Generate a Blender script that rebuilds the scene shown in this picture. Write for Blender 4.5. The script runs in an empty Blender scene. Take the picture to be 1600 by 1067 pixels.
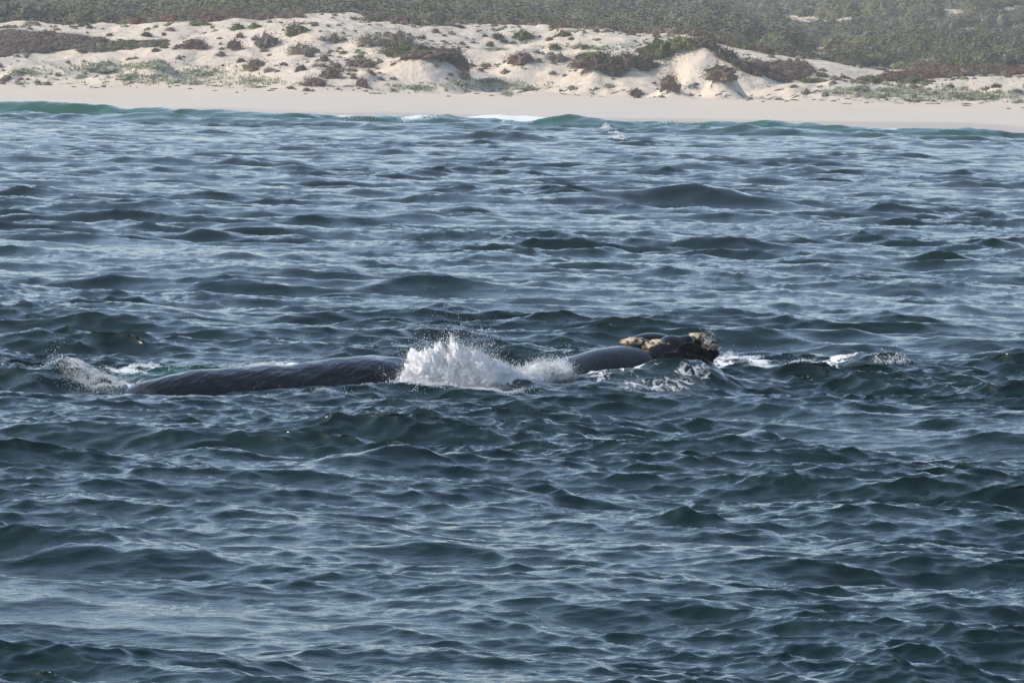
import bpy, bmesh, math, random
import numpy as np
from mathutils import Matrix, Vector, noise as mnoise

rng = np.random.default_rng(7)
random.seed(7)
scene = bpy.context.scene
col = scene.collection

# ------------------------------------------------------------------ camera
H = 5.5                                     # eye height on the boat above mean sea level
K = 36.0 / 200.0 / 1600.0                   # radians per photograph pixel
PITCH = 414.5 * K
ROLL = math.radians(1.1)
cd = bpy.data.cameras.new('camera')
cd.lens = 200; cd.sensor_width = 36; cd.clip_start = 0.5; cd.clip_end = 30000
cam = bpy.data.objects.new('camera', cd); col.objects.link(cam)
CM = (Matrix.Translation((0, 0, H)) @ Matrix.Rotation(math.pi / 2 - PITCH, 4, 'X') @ Matrix.Rotation(ROLL, 4, 'Z'))
cam.matrix_world = CM
scene.camera = cam

# ------------------------------------------------------------------ sky, sun, exposure
SUN_AZ, SUN_EL = math.radians(-90), math.radians(33)     # azimuth from +Y, negative = to the left
w = bpy.data.worlds.new('World'); scene.world = w; w.use_nodes = True
nt = w.node_tree
sky = nt.nodes.new('ShaderNodeTexSky'); sky.sky_type = 'NISHITA'; sky.sun_disc = False
sky.sun_elevation = SUN_EL; sky.sun_rotation = SUN_AZ
sky.altitude = 0; sky.air_density = 1.0; sky.dust_density = 1.25; sky.ozone_density = 1.5
bg = nt.nodes['Background']; bg.inputs['Strength'].default_value = 0.15
hs = nt.nodes.new('ShaderNodeHueSaturation'); hs.inputs['Saturation'].default_value = 0.93      # thin high haze pales the blue
nt.links.new(sky.outputs[0], hs.inputs['Color']); nt.links.new(hs.outputs[0], bg.inputs['Color'])
sd = bpy.data.lights.new('sun', 'SUN'); sd.energy = 2.8; sd.angle = math.radians(0.6); sd.color = (1.0, 0.92, 0.81)
sun = bpy.data.objects.new('sun', sd); col.objects.link(sun)
sdir = Vector((math.sin(SUN_AZ) * math.cos(SUN_EL), math.cos(SUN_AZ) * math.cos(SUN_EL), math.sin(SUN_EL)))
sun.rotation_euler = sdir.to_track_quat('Z', 'Y').to_euler()
sun.location = (-40, -20, 60)
vs = scene.view_settings
vs.view_transform = 'Standard'; vs.look = 'None'; vs.gamma = 1; vs.use_curve_mapping = False; vs.exposure = 0.66
scene.render.engine = 'CYCLES'
scene.cycles.max_bounces = 8; scene.cycles.diffuse_bounces = 5; scene.cycles.volume_bounces = 0; scene.cycles.use_denoising = True

# ------------------------------------------------------------------ helpers
R3 = np.array(CM.to_3x3())
def ray(px, py):
    return R3 @ np.array([(px - 800) * K, -(py - 533.5) * K, -1.0])
def P(px, py, Y):                           # the point at depth Y on the line of sight of a photograph pixel
    d = ray(px, py); t = Y / d[1]
    return np.array([d[0] * t, Y, H + d[2] * t])
def Wt(px, py, z=0.0):                      # the point of the sea surface there
    d = ray(px, py); t = (z - H) / d[2]
    return np.array([d[0] * t, d[1] * t, z])
def sstep(a, b, x):
    t = np.clip((x - a) / (b - a), 0, 1); return t * t * (3 - 2 * t)

def mesh_np(name, V, F, smooth=True):
    V = np.asarray(V, np.float32); F = np.asarray(F, np.int32)
    me = bpy.data.meshes.new(name)
    n, k = F.shape
    me.vertices.add(len(V)); me.vertices.foreach_set('co', V.ravel())
    me.loops.add(n * k); me.loops.foreach_set('vertex_index', F.ravel())
    me.polygons.add(n)
    me.polygons.foreach_set('loop_start', np.arange(0, n * k, k, dtype=np.int32))
    me.polygons.foreach_set('loop_total', np.full(n, k, np.int32))
    me.polygons.foreach_set('use_smooth', np.full(n, smooth, bool))
    me.update(calc_edges=True)
    return me
def obj(name, me, mat=None, parent=None, **props):
    o = bpy.data.objects.new(name, me); col.objects.link(o)
    if mat and me and not me.materials: me.materials.append(mat)
    if parent: o.parent = parent
    for k_, v in props.items(): o[k_] = v
    return o
def attr(me, name, a):
    at = me.attributes.new(name, 'FLOAT', 'POINT'); at.data.foreach_set('value', np.asarray(a, np.float32).ravel())
def grid_faces(nr, nc):
    i = np.arange(nr * nc).reshape(nr, nc)
    return np.stack([i[:-1, :-1], i[:-1, 1:], i[1:, 1:], i[1:, :-1]], -1).reshape(-1, 4)

_tabs = {}
def vnoise(x, y, seed=0):                   # smooth 2-D value noise, about -1..1
    if seed not in _tabs: _tabs[seed] = np.random.default_rng(1000 + seed).uniform(-1, 1, (256, 256))
    T = _tabs[seed]
    xi = np.floor(x).astype(int); yi = np.floor(y).astype(int)
    fx = x - xi; fy = y - yi
    fx = fx * fx * fx * (fx * (fx * 6 - 15) + 10); fy = fy * fy * fy * (fy * (fy * 6 - 15) + 10)
    a = T[yi & 255, xi & 255]; b = T[yi & 255, (xi + 1) & 255]
    c = T[(yi + 1) & 255, xi & 255]; d = T[(yi + 1) & 255, (xi + 1) & 255]
    return (a * (1 - fx) + b * fx) * (1 - fy) + (c * (1 - fx) + d * fx) * fy
def fbm(x, y, oct=4, seed=0, gain=0.5):
    s = 0; a = 1
    for o in range(oct):
        s = s + a * vnoise(x * 2 ** o + 17.3 * o, y * 2 ** o - 9.1 * o, seed + o); a *= gain
    return s

class NT:
    def __init__(s, m): s.t = m.node_tree; s.n = s.t.nodes; s.l = s.t.links
    def add(s, typ, **kw):
        n = s.n.new(typ)
        for k_, v in kw.items():
            if k_ == 'ins':
                for i, val in v.items():
                    if hasattr(val, 'is_linked') or isinstance(val, bpy.types.NodeSocket): s.l.new(val, n.inputs[i])
                    else: n.inputs[i].default_value = val
            else: setattr(n, k_, v)
        return n
    def math(s, op, a, b=0.0, clamp=False):
        return s.add('ShaderNodeMath', operation=op, use_clamp=clamp, ins={0: a, 1: b}).outputs[0]
    def mix(s, f, a, b):
        n = s.add('ShaderNodeMix', data_type='RGBA'); 
        for i, v in ((0, f), (6, a), (7, b)):
            if isinstance(v, bpy.types.NodeSocket): s.l.new(v, n.inputs[i])
            else: n.inputs[i].default_value = v
        return n.outputs[2]
    def noise(s, vec, scale, detail=3, rough=0.55, dist=0.0):
        n = s.add('ShaderNodeTexNoise', ins={'Vector': vec, 'Scale': scale, 'Detail': detail, 'Roughness': rough, 'Distortion': dist})
        return n.outputs[0]
    def mapr(s, v, a, b, c=0.0, d=1.0, smooth=True):
        return s.add('ShaderNodeMapRange', interpolation_type='SMOOTHSTEP' if smooth else 'LINEAR', ins={0: v, 1: a, 2: b, 3: c, 4: d}).outputs[0]
    def scaled(s, vec, sc):
        return s.add('ShaderNodeVectorMath', operation='MULTIPLY', ins={0: vec, 1: sc}).outputs[0]
def material(name):
    m = bpy.data.materials.new(name); m.use_nodes = True
    return m, NT(m), m.node_tree.nodes['Principled BSDF']

# ------------------------------------------------------------------ the shore line and the land as a function of place
def X780(px): return (px - 800) * K * 780.0
def shore(x): return 640 - 0.33 * np.clip(x, -140, 140) + 4 * np.sin(x / 23.0) + 2 * np.sin(x / 9.0 + 1)
_cpx = np.array([-400, 0, 130, 240, 330, 450, 530, 640, 750, 900, 1000, 1080, 1150, 1230, 1300, 1400, 1500, 1600, 2000])
_cz = np.array([10.5, 11.3, 11.2, 12.9, 13.6, 13.2, 12.9, 12.5, 12.3, 12.1, 11.9, 11.2, 9.6, 8.6, 8.0, 7.0, 6.7, 6.6, 6.6])
def land_base(x, Y):
    t = Y - shore(x)
    beach = np.where(t < 0, t * 0.05, 3.4 * (1 - np.exp(-np.clip(t, 0, None) / 42.0)) * 1.08)
    px = 800 + x / (K * 780)
    zc = np.interp(px, _cpx, _cz)
    tw = t + 9 * vnoise(x / 24, Y / 40, 31) + 4 * vnoise(x / 9, Y / 15, 32)
    rise = 0.55 * sstep(78, 150, tw) + 0.45 * sstep(120, 185, tw)
    z = beach + (zc - 3.5) * rise
    m = sstep(70, 100, t)
    hum = 1.25 * fbm(x / 13, Y / 18, 3, 40) + 0.5 * np.abs(fbm(x / 5.2, Y / 7, 3, 50)) + 0.14 * fbm(x / 1.7, Y / 2.2, 2, 57)
    z = z + m * hum * (0.7 + 0.4 * vnoise(x / 40, Y / 40, 60)) + 0.05 * fbm(x / 6, Y / 10, 2, 70) * sstep(5, 40, t)
    # behind the crest: a slack, then the scrub hill
    back = sstep(190, 235, t)
    z = z - 1.8 * back * sstep(9, 12, zc)
    d = np.clip(t - 230, 0, None)
    z = z + d * 0.0185 + (d / 1000.0) ** 2 * 7 + back * sstep(0, 200, d) * 5.0 * fbm(x / 90, Y / 150, 3, 80) + back * 0.8 * fbm(x / 25, Y / 40, 2, 88)
    return z
MOUNDS = []                                  # x, Y, height, radius left, radius right, radius in depth, power
def add_mound(px, py, t, rl, rr, ry, power=1.5):
    x = (px - 800) * K * 760; Y = float(shore(np.array(x))) + t
    p = P(px, py, Y)
    hgt = p[2] - float(land(np.array([p[0]]), np.array([Y]))[0])
    MOUNDS.append((p[0], Y, hgt, rl * K * Y, rr * K * Y, ry, power))
def land(x, Y):
    z = land_base(x, Y)
    for mx, mY, h, rl, rr, ry, pw in MOUNDS:
        dx = (x - mx + 0.7 * vnoise(x / 4, Y / 4, 91)) ; dx = np.where(dx < 0, dx / rl, dx / rr)
        d = np.sqrt(dx ** 2 + ((Y - mY) / ry) ** 2)
        z = z + h * (np.exp(-(d * 1.25) ** pw) if pw > 0 else np.clip(1 - np.sqrt(d * d + 0.01) + 0.1, 0, 1.1) / 1.0)
    return z
for a in ((672, 77, 112, 62, 62, 13, 1.7), (930, 92, 108, 40, 45, 9, 1.6), (830, 84, 128, 45, 55, 8, 2.0), (975, 98, 112, 30, 30, 8, 1.8),
          (1025, 84, 118, 45, 30, 9, 1.8), (1065, 75, 120, 40, 30, 9, 1.8), (1103, 62, 120, 50, 112, 17, -1), (1130, 110, 94, 30, 36, 6, 2.0),
          (1045, 126, 92, 22, 30, 5, 1.6), (566, 112, 98, 24, 22, 5, 1.8), (510, 108, 100, 45, 35, 7, 1.8), (430, 60, 140, 60, 50, 10, 1.8),
          (300, 52, 150, 70, 60, 12, 1.8), (240, 95, 100, 50, 45, 8, 2.0), (90, 50, 140, 120, 110, 14, 2.4)):
    add_mound(*a)

# ------------------------------------------------------------------ materials
def mat_sea():
    m, N, b = material('sea_water')
    pos = N.add('ShaderNodeNewGeometry').outputs['Position']
    sh = N.add('ShaderNodeAttribute', attribute_name='shallow_lit_crest').outputs['Fac']
    fo = N.add('ShaderNodeAttribute', attribute_name='foam').outputs['Fac']
    n1 = N.noise(N.scaled(pos, (1.4, 0.8, 1.0)), 1.0, 2)
    deep = N.mix(n1, (0.0008, 0.0098, 0.0090, 1), (0.0014, 0.0160, 0.0135, 1))
    base = N.mix(sh, deep, (0.010, 0.078, 0.046, 1))
    nf = N.noise(N.scaled(pos, (6, 3.2, 6)), 1.0, 6, 0.72, 0.8)
    f = N.math('ADD', fo, N.math('MULTIPLY', N.math('SUBTRACT', nf, 0.5), 2.0))
    f = N.mapr(f, 0.52, 0.78)
    f = N.math('MULTIPLY', f, N.mapr(fo, 0.02, 0.2))
    base = N.mix(f, base, (0.72, 0.75, 0.76, 1))
    N.l.new(base, b.inputs['Base Color'])
    N.l.new(N.mapr(f, 0, 1, 0.045, 0.6, False), b.inputs['Roughness'])
    b.inputs['IOR'].default_value = 1.333
    r1 = N.noise(N.scaled(pos, (4.0, 8.0, 5)), 1.0, 4, 0.6, 0.8)
    r2 = N.noise(N.scaled(pos, (0.55, 1.3, 1)), 1.0, 2, 0.5, 0.5)
    hgt = N.math('ADD', N.math('MULTIPLY', r1, 0.018), N.math('MULTIPLY', f, 0.05))
    hgt = N.math('ADD', hgt, N.math('MULTIPLY', r2, 0.03))
    bp = N.add('ShaderNodeBump', ins={'Height': hgt, 'Strength': 0.8, 'Distance': 1.0})
    N.l.new(bp.outputs[0], b.inputs['Normal'])
    return m
def mat_sand():
    m, N, b = material('dune_sand')
    pos = N.add('ShaderNodeNewGeometry').outputs['Position']
    wet = N.add('ShaderNodeAttribute', attribute_name='wet').outputs['Fac']
    dune = N.add('ShaderNodeAttribute', attribute_name='dune').outputs['Fac']
    n1 = N.noise(N.scaled(pos, (0.12, 0.06, 0.2)), 1.0, 5, 0.6)
    c = N.mix(n1, (0.49, 0.415, 0.325, 1), (0.59, 0.515, 0.415, 1))
    c = N.mix(wet, c, (0.50, 0.455, 0.395, 1))
    c = N.mix(N.mapr(wet, .90, 1.0), c, (0.40, 0.365, 0.325, 1))          # the band still damp from the last wave
    sp = N.noise(N.scaled(pos, (1.6, 0.9, 1.6)), 1.0, 5, 0.7)      # sparse litter and creeping stems on the dune
    pa = N.noise(N.scaled(pos, (0.10, 0.06, 0.1)), 1.0, 3, 0.6)
    lit = N.math('MULTIPLY', N.mapr(sp, 0.53, 0.70), N.mapr(pa, 0.42, 0.62))
    lit = N.math('MULTIPLY', N.math('MULTIPLY', lit, dune), 0.75)
    c = N.mix(lit, c, (0.19, 0.165, 0.11, 1))
    N.l.new(c, b.inputs['Base Color'])
    b.inputs['Roughness'].default_value = 0.9; b.inputs['Specular IOR Level'].default_value = 0.15
    bp = N.add('ShaderNodeBump', ins={'Height': N.noise(N.scaled(pos, (0.9, 0.5, 0.9)), 1.0, 4, 0.65), 'Strength': N.mapr(dune, 0, 1, 0.12, 0.5), 'Distance': 0.6})
    N.l.new(bp.outputs[0], b.inputs['Normal'])
    return m
def mat_leaf(name, c1, c2, scale=3.0):
    m, N, b = material(name)
    oi = N.add('ShaderNodeObjectInfo').outputs['Random']
    pos = N.add('ShaderNodeNewGeometry').outputs['Position']
    n = N.noise(pos, scale, 3, 0.6)
    f = N.math('ADD', N.math('MULTIPLY', N.mapr(n, 0.3, 0.7), 0.6), N.math('MULTIPLY', oi, 0.4), True)
    N.l.new(N.mix(f, c1 + (1,), c2 + (1,)), b.inputs['Base Color'])
    b.inputs['Roughness'].default_value = 0.75; b.inputs['Specular IOR Level'].default_value = 0.2
    return m
def mat_foam():
    m, N, b = material('white_water')
    b.inputs['Base Color'].default_value = (0.90, 0.91, 0.92, 1)
    b.inputs['Roughness'].default_value = 0.35; b.inputs['IOR'].default_value = 1.33
    pos = N.add('ShaderNodeNewGeometry').outputs['Position']
    bp = N.add('ShaderNodeBump', ins={'Height': N.noise(N.scaled(pos, (22, 22, 12)), 1.0, 4, 0.7), 'Strength': 0.6, 'Distance': 0.03})
    N.l.new(bp.outputs[0], b.inputs['Normal'])
    tr = N.add('ShaderNodeBsdfTranslucent', ins={0: (0.86, 0.88, 0.90, 1)})
    mx = N.add('ShaderNodeMixShader', ins={0: 0.35, 1: b.outputs[0], 2: tr.outputs[0]})
    N.l.new(mx.outputs[0], N.n['Material Output'].inputs['Surface'])
    return m
def mat_skin():
    m, N, b = material('whale_skin')
    tc = N.add('ShaderNodeTexCoord').outputs['Object']
    rot = N.add('ShaderNodeVectorRotate', rotation_type='AXIS_ANGLE', ins={0: tc, 2: (0, 1, 0), 3: math.radians(28)}).outputs[0]
    st = N.noise(N.scaled(rot, (0.8, 2.0, 10)), 1.0, 3, 0.6, 0.5)
    n2 = N.noise(tc, 2.2, 4, 0.6)
    c = N.mix(N.mapr(n2, 0.35, 0.7), (0.0028, 0.0032, 0.0045, 1), (0.0085, 0.0095, 0.013, 1))
    sp = N.mapr(N.noise(tc, 24, 2, 0.5), 0.70, 0.74)
    c = N.mix(N.math('MULTIPLY', sp, 0.35), c, (0.35, 0.36, 0.38, 1))
    N.l.new(c, b.inputs['Base Color'])
    b.inputs['IOR'].default_value = 1.33
    N.l.new(N.mapr(n2, 0.3, 0.7, 0.05, 0.15), b.inputs['Roughness'])
    sx = N.add('ShaderNodeSeparateXYZ', ins={0: tc}).outputs[0]
    back = N.mapr(sx, 0.8, 1.9, 1.0, 0.0)                      # the head is smooth, the back wrinkled under running water
    bp = N.add('ShaderNodeBump', ins={'Height': N.math('MULTIPLY', N.math('ADD', N.math('MULTIPLY', st, 0.055), N.math('MULTIPLY', n2, 0.03)), N.mapr(back, 0, 1, .12, 1)), 'Strength': 0.9, 'Distance': 1.0})
    N.l.new(bp.outputs[0], b.inputs['Normal'])
    return m
def mat_callosity():
    m, N, b = material('callosity_crust')
    tc = N.add('ShaderNodeTexCoord').outputs['Object']
    n = N.noise(tc, 9, 5, 0.7)
    n2 = N.noise(tc, 34, 2, 0.5)
    c = N.mix(N.mapr(n2, 0.35, 0.65), (0.38, 0.30, 0.20, 1), (0.58, 0.49, 0.36, 1))
    c = N.mix(N.mapr(n, 0.49, 0.57), c, (0.030, 0.022, 0.016, 1))
    N.l.new(c, b.inputs['Base Color']); b.inputs['Roughness'].default_value = 0.6
    bp = N.add('ShaderNodeBump', ins={'Height': n, 'Strength': 0.9, 'Distance': 0.06})
    N.l.new(bp.outputs[0], b.inputs['Normal'])
    return m
M_SEA, M_SAND, M_FOAM, M_SKIN, M_CAL = mat_sea(), mat_sand(), mat_foam(), mat_skin(), mat_callosity()
LEAF = {
    'green': mat_leaf('olive_leaves', (0.080, 0.090, 0.028), (0.155, 0.162, 0.056)),
    'brown': mat_leaf('brown_twigs', (0.115, 0.082, 0.054), (0.225, 0.165, 0.115)),
    'grey': mat_leaf('grey_brown_twigs', (0.130, 0.108, 0.082), (0.25, 0.21, 0.16)),
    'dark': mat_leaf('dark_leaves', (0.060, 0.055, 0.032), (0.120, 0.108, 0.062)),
    'pale': mat_leaf('pale_green_leaves', (0.23, 0.25, 0.16), (0.37, 0.38, 0.26)),
    'rust': mat_leaf('rusty_twigs', (0.125, 0.060, 0.028), (0.215, 0.112, 0.056)),
    'scrub': mat_leaf('hill_scrub_leaves', (0.118, 0.118, 0.056), (0.152, 0.150, 0.076), 0.12),  # lightened leaf colours carry part of the distance haze
    'scrub_grey': mat_leaf('grey_scrub_leaves', (0.130, 0.122, 0.085), (0.168, 0.158, 0.118), 0.12),  # paled as well, some of the haze is in the colour
}

# ------------------------------------------------------------------ land
def build_land():
    xs = np.concatenate([np.linspace(-420, -90, 60)[:-1], np.arange(-90, 90.01, 0.36), np.linspace(90, 420, 60)[1:]])
    ys = np.concatenate([np.arange(560, 690, 2.0), np.arange(690, 860, 0.42), np.arange(860, 960, 1.2)])
    X, Y = np.meshgrid(xs, ys)
    Z = land(X, Y)
    me = mesh_np('dunes', np.stack([X, Y, Z], -1).reshape(-1, 3), grid_faces(*X.shape))
    t = Y - shore(X)
    attr(me, 'wet', 1 - sstep(8, 60, t + 6 * vnoise(X / 12, Y / 6, 5)))
    attr(me, 'dune', sstep(62, 90, t))
    obj('sand_dunes', me, M_SAND, kind='structure', label='pale sandy beach and hummocky dunes behind the surf', category='dunes')
    xs = np.concatenate([np.linspace(-1500, -260, 40)[:-1], np.linspace(-260, 260, 140), np.linspace(260, 1500, 40)[1:]])
    ys = np.concatenate([np.arange(955, 1500, 5.0), np.arange(1500, 2900, 20.0)])
    X, Y = np.meshgrid(xs, ys)
    me = mesh_np('hillside', np.stack([X, Y, land(X, Y)], -1).reshape(-1, 3), grid_faces(*X.shape))
    attr(me, 'wet', X * 0); attr(me, 'dune', X * 0 + 1)
    obj('hillside', me, M_SAND, kind='structure', label='gentle hill under scrub rising behind the dunes', category='hill')
    V = np.array([[-1600, -60, -9], [1600, -60, -9], [1600, 575, -9], [-1600, 575, -9]], float)
    me = mesh_np('seabed', V, np.array([[0, 1, 2, 3]])); attr(me, 'wet', [1] * 4); attr(me, 'dune', [0] * 4)
    obj('seabed', me, M_SAND, kind='structure', label='sandy sea floor under the water', category='seabed')
build_land()

# ------------------------------------------------------------------ the hazy air
def build_haze():
    x, y0, y1, z0, z1 = 1620, -80, 2960, -40, 130
    V = [(-x, y0, z0), (x, y0, z0), (x, y1, z0), (-x, y1, z0), (-x, y0, z1), (x, y0, z1), (x, y1, z1), (-x, y1, z1)]
    F = [(0, 3, 2, 1), (4, 5, 6, 7), (0, 1, 5, 4), (1, 2, 6, 5), (2, 3, 7, 6), (3, 0, 4, 7)]
    m = bpy.data.materials.new('haze_air'); m.use_nodes = True; t = m.node_tree
    t.nodes.remove(t.nodes['Principled BSDF'])
    v = t.nodes.new('ShaderNodeVolumePrincipled'); v.inputs['Color'].default_value = (0.90, 0.93, 1.0, 1); v.inputs['Density'].default_value = 0.00016
    v.inputs['Anisotropy'].default_value = 0.2
    t.links.new(v.outputs[0], t.nodes['Material Output'].inputs['Volume'])
    obj('haze', mesh_np('haze', V, F, False), m, kind='stuff', label='thin pale haze in the air over sea and dunes', category='haze')
build_haze()

# ------------------------------------------------------------------ sea
def ocean_tile(Nn, L, seed, theta, kmin, kmax, A, Lp, spread):
    g = np.random.default_rng(seed)
    k1 = np.fft.fftfreq(Nn, L / Nn) * 2 * np.pi
    kx, ky = np.meshgrid(k1, k1)
    k = np.hypot(kx, ky); k[0, 0] = 1e9
    c = (kx * math.sin(theta) + ky * math.cos(theta)) / k
    S = A * np.exp(-1 / (k * Lp) ** 2) / k ** 4 * (np.abs(c) ** spread + 0.05)
    S *= sstep(kmin * 0.8, kmin * 1.2, k) * (1 - sstep(kmax * 0.8, kmax * 1.2, k))
    dk = 2 * np.pi / L
    h = (g.normal(size=k.shape) + 1j * g.normal(size=k.shape)) * np.sqrt(S) * dk * Nn * Nn
    f = lambda a: np.real(np.fft.ifft2(a))
    return f(h).astype(np.float32), f(-1j * kx / k * h).astype(np.float32), f(-1j * ky / k * h).astype(np.float32)
def samp(T, L, x, y, rot):
    c, s = math.cos(rot), math.sin(rot)
    n = T[0].shape[0]
    u = (x * c + y * s) / L * n; v = (-x * s + y * c) / L * n
    ui = np.floor(u).astype(int); vi = np.floor(v).astype(int); fu = u - ui; fv = v - vi
    u0, u1, v0, v1 = ui % n, (ui + 1) % n, vi % n, (vi + 1) % n
    r = [t[v0, u0] * (1 - fu) * (1 - fv) + t[v0, u1] * fu * (1 - fv) + t[v1, u0] * (1 - fu) * fv + t[v1, u1] * fu * fv for t in T]
    return r[0], r[1] * c - r[2] * s, r[1] * s + r[2] * c
SEA_A = 0.0066
WIND = math.radians(14)
TILES = [(ocean_tile(512, 331.0, 3, WIND, 0.10, 1.3, SEA_A * 1.1, 1.6, 7.0), 331.0, 0.0, 1.0),
         (ocean_tile(1024, 97.0, 5, WIND, 1.3, 7.5, SEA_A * 1.8, 1.6, 4.5), 97.0, 0.11, 1.25),
         (ocean_tile(1024, 37.0, 9, WIND - 0.15, 7.5, 60.0, SEA_A * 2.3, 1.6, 1.6), 37.0, -0.23, 1.25)]
# swellings of the water round the animal: px, py, radius across, radius in depth, height
BULGES = [(440, 615, 1.7, 1.6, 0.16), (240, 618, 1.5, 1.6, 0.09), (95, 592, 0.55, 1.1, 0.34), (15, 590, 0.6, 1.2, 0.22), (640, 612, 1.2, 1.2, -0.06),
          (1030, 592, 1.5, 1.6, 0.26), (1085, 591, 1.1, 1.0, 0.27), (1150, 574, .7, 1.3, .12), (1390, 575, 0.9, 1.6, 0.16), (1250, 585, 1.2, 2.0, -0.05), (720, 590, 1.2, 2.0, 0.10), (850, 585, .9, 1.5, 0.10), (260, 579, 1.5, 1.1, .17), (390, 570, 1.3, 1.0, .15),
          (1050, 322, 6.5, 2.1, 1.15), (1190, 336, 2.6, 1.5, 0.5), (560, 306, 3.6, 1.3, .5), (90, 300, 3.0, 1.3, .45), (830, 448, 1.1, .7, .34), (610, 722, 1.5, .6, .30), (1190, 690, 1.2, .7, .34), (350, 690, 1.3, .6, .2),
          (880, 766, .5, .35, .14), (1065, 800, .4, .3, .15), (1500, 484, .9, .7, .26), (690, 488, 1.2, .7, .24), (440, 400, 2.0, 1.0, .34), (1440, 232, 4.5, 2.2, .75), (800, 220, 5.0, 2.2, .6), (1400, 850, .9, .5, .22), (680, 860, 1.0, .5, .2), (180, 870, 1.2, .6, .22)]
# lines of foam on the surface: points in the photograph, half width (m) across, in depth, strength
FOAM = [([(70, 582), (130, 590), (200, 596)], .25, 1.2, .6), ([(130, 584), (220, 575), (300, 573), (400, 567), (470, 563)], .35, 1.9, .85),
        ([(600, 590), (660, 596), (740, 600), (800, 597), (880, 588)], .3, 1.6, .9), ([(780, 580), (860, 572), (920, 580)], .3, 1.8, .95),
        ([(930, 590), (1000, 588), (1060, 582), (1110, 584)], .3, 2.2, .80), ([(980, 602), (1060, 600), (1110, 594)], .2, 1.2, .62), ([(1040, 568), (1080, 572), (1130, 568)], .25, 1.4, .8), ([(1060, 570), (1120, 562), (1150, 560)], .3, 1.5, .8),
        ([(1140, 560), (1200, 572), (1250, 577), (1300, 570), (1350, 566)], .22, 0.9, .85), ([(1345, 566), (1380, 560), (1425, 566)], .25, .9, .85),
        ([(1120, 548), (1150, 556), (1190, 562)], .2, 1.2, .6), ([(940, 206), (960, 206)], .3, 4, .7), ([(1015, 300), (1065, 302)], .4, 2.0, .62),
        ([(880, 505), (905, 506)], .2, 0.8, .35)]
def build_sea():
    u = [0.0]
    while u[-1] < 0.104: u.append(u[-1] + 0.00064)
    s = 0.00064
    while u[-1] < 2.6: s *= 1.16; u.append(u[-1] + s)
    u = np.array(u); u = np.concatenate([-u[:0:-1], u])
    ys = [10.0]
    while ys[-1] < 700:
        y = ys[-1]
        ys.append(y + (0.35 if y < 46 else 0.0009 * y if y < 94 else 0.075 if y < 110 else 0.0010 * y if y < 130 else 0.0016 * y if y < 540 else 0.55))
    ys = np.array(ys)
    U, Y = np.meshgrid(u, ys); X = U * Y
    inx = np.abs(U) < 0.12
    h = np.zeros_like(X); dx = np.zeros_like(X); dy = np.zeros_like(X)
    whale_calm = np.exp(-((X + 1.5) / 6.5) ** 4 - ((Y - 97.5 - (X + 6) * .62) / 4.0) ** 2)
    fade = [1.0, np.clip(1.25 - Y / 1500, .35, 1) * np.where(inx, 1, .4), np.exp(-(Y / 450) ** 2) * np.where(inx, 1, 0)]
    slick = np.exp(-((X + 3.4) / 2.4) ** 2 - ((Y - 57.5) / 2.6) ** 2)            # a smooth patch, low at the left
    ripple = np.clip(0.95 + 0.5 * vnoise(X / 7, Y / 15, 4) + 0.3 * vnoise(X / 2.6, Y / 6, 6), .5, 1.6) * (1 - .8 * slick)
    groups = np.clip(.98 + 0.5 * vnoise(X / 5.5, Y / 8, 8) + .25 * vnoise(X / 2.2, Y / 4, 10), .55, 1.3)      # steep groups with calmer water between
    for (T, L, rot, ch), f in zip(TILES, fade):
        a, b, c = samp(T, L, X, Y, rot)
        if L < 50: f = f * (1 - 0.2 * whale_calm) * ripple
        elif L < 200: f = f * (1 - 0.42 * whale_calm) * (1 - .6 * slick) * groups
        else: f = f * (1 - 0.5 * whale_calm)
        h += a * f; dx -= b * f * ch; dy -= c * f * ch     # sharp crests, broad troughs
    gust = 0.82 + 0.25 * vnoise(X / 13, Y / 24, 3)          # wind patches
    gust *= 1 - .22 * (1 - sstep(58, 82, Y + 7 * vnoise(X / 6, Y / 9, 13)))
    gust *= 1 - .6 * np.exp(-((X - .3) / 1.6) ** 2 - ((Y - 50) / 3.0) ** 2)
    gust *= 1 - .5 * np.exp(-((X + 5.7) / 2.2) ** 2 - ((Y - 108) / 3.5) ** 2)
    h *= gust; dx *= gust; dy *= gust
    print('sea rms', h[inx].std(), h[inx].min(), h[inx].max(), X.shape)
    for px, py, rx, ry, a in BULGES:
        p = Wt(px, py, 0.1); qx, qy = (X - p[0]) / rx, (Y - p[1] - .5 * ry * np.sin((X - p[0]) / rx * 1.7 + px)) / ry
        h += a * np.exp(-qx ** 2 - qy ** 2) if py > 540 and py < 640 else a * .85 * np.exp(-1.5 * (np.sqrt(qx ** 2 + qy ** 2 + .14) - .37)) * (1 + .35 * vnoise(X * 2.2 / rx, Y * 1.2 / ry, 15)) * (1 - sstep(1.8, 3, np.hypot(qx, qy)))
    # surf rolling in on the beach
    t = Y - shore(X)
    surf = np.zeros_like(h); lip = np.zeros_like(h)
    for d0, A, sd_, sc in ((-8, 0.58, 3.0, 26), (-44, 1.15, 4.2, 31), (-78, 0.75, 5.0, 37)):
        amp = A * np.clip(0.85 + 0.45 * vnoise(X / sc * 1.5, X * 0 + d0, 21) + 0.32 * vnoise(X / 6.5, Y / 16, 22) - X * 0.0095 + .5 * np.exp(-((X + 2) / 9) ** 2), 0.36, 1.8)
        q = t - d0 - 6 * vnoise(X / 45, X * 0 + d0, 24)
        prof = np.exp(-(np.where(q < 0, q / (sd_ * 0.85), q / (sd_ * 0.8))) ** 2)
        surf += amp * prof; lip = np.maximum(lip, prof * sstep(0.5, 0.95, amp))
    bore = np.exp(-((t + 5) / 5) ** 2)
    damp = 1 - 0.75 * sstep(-40, 0, t)
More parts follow.
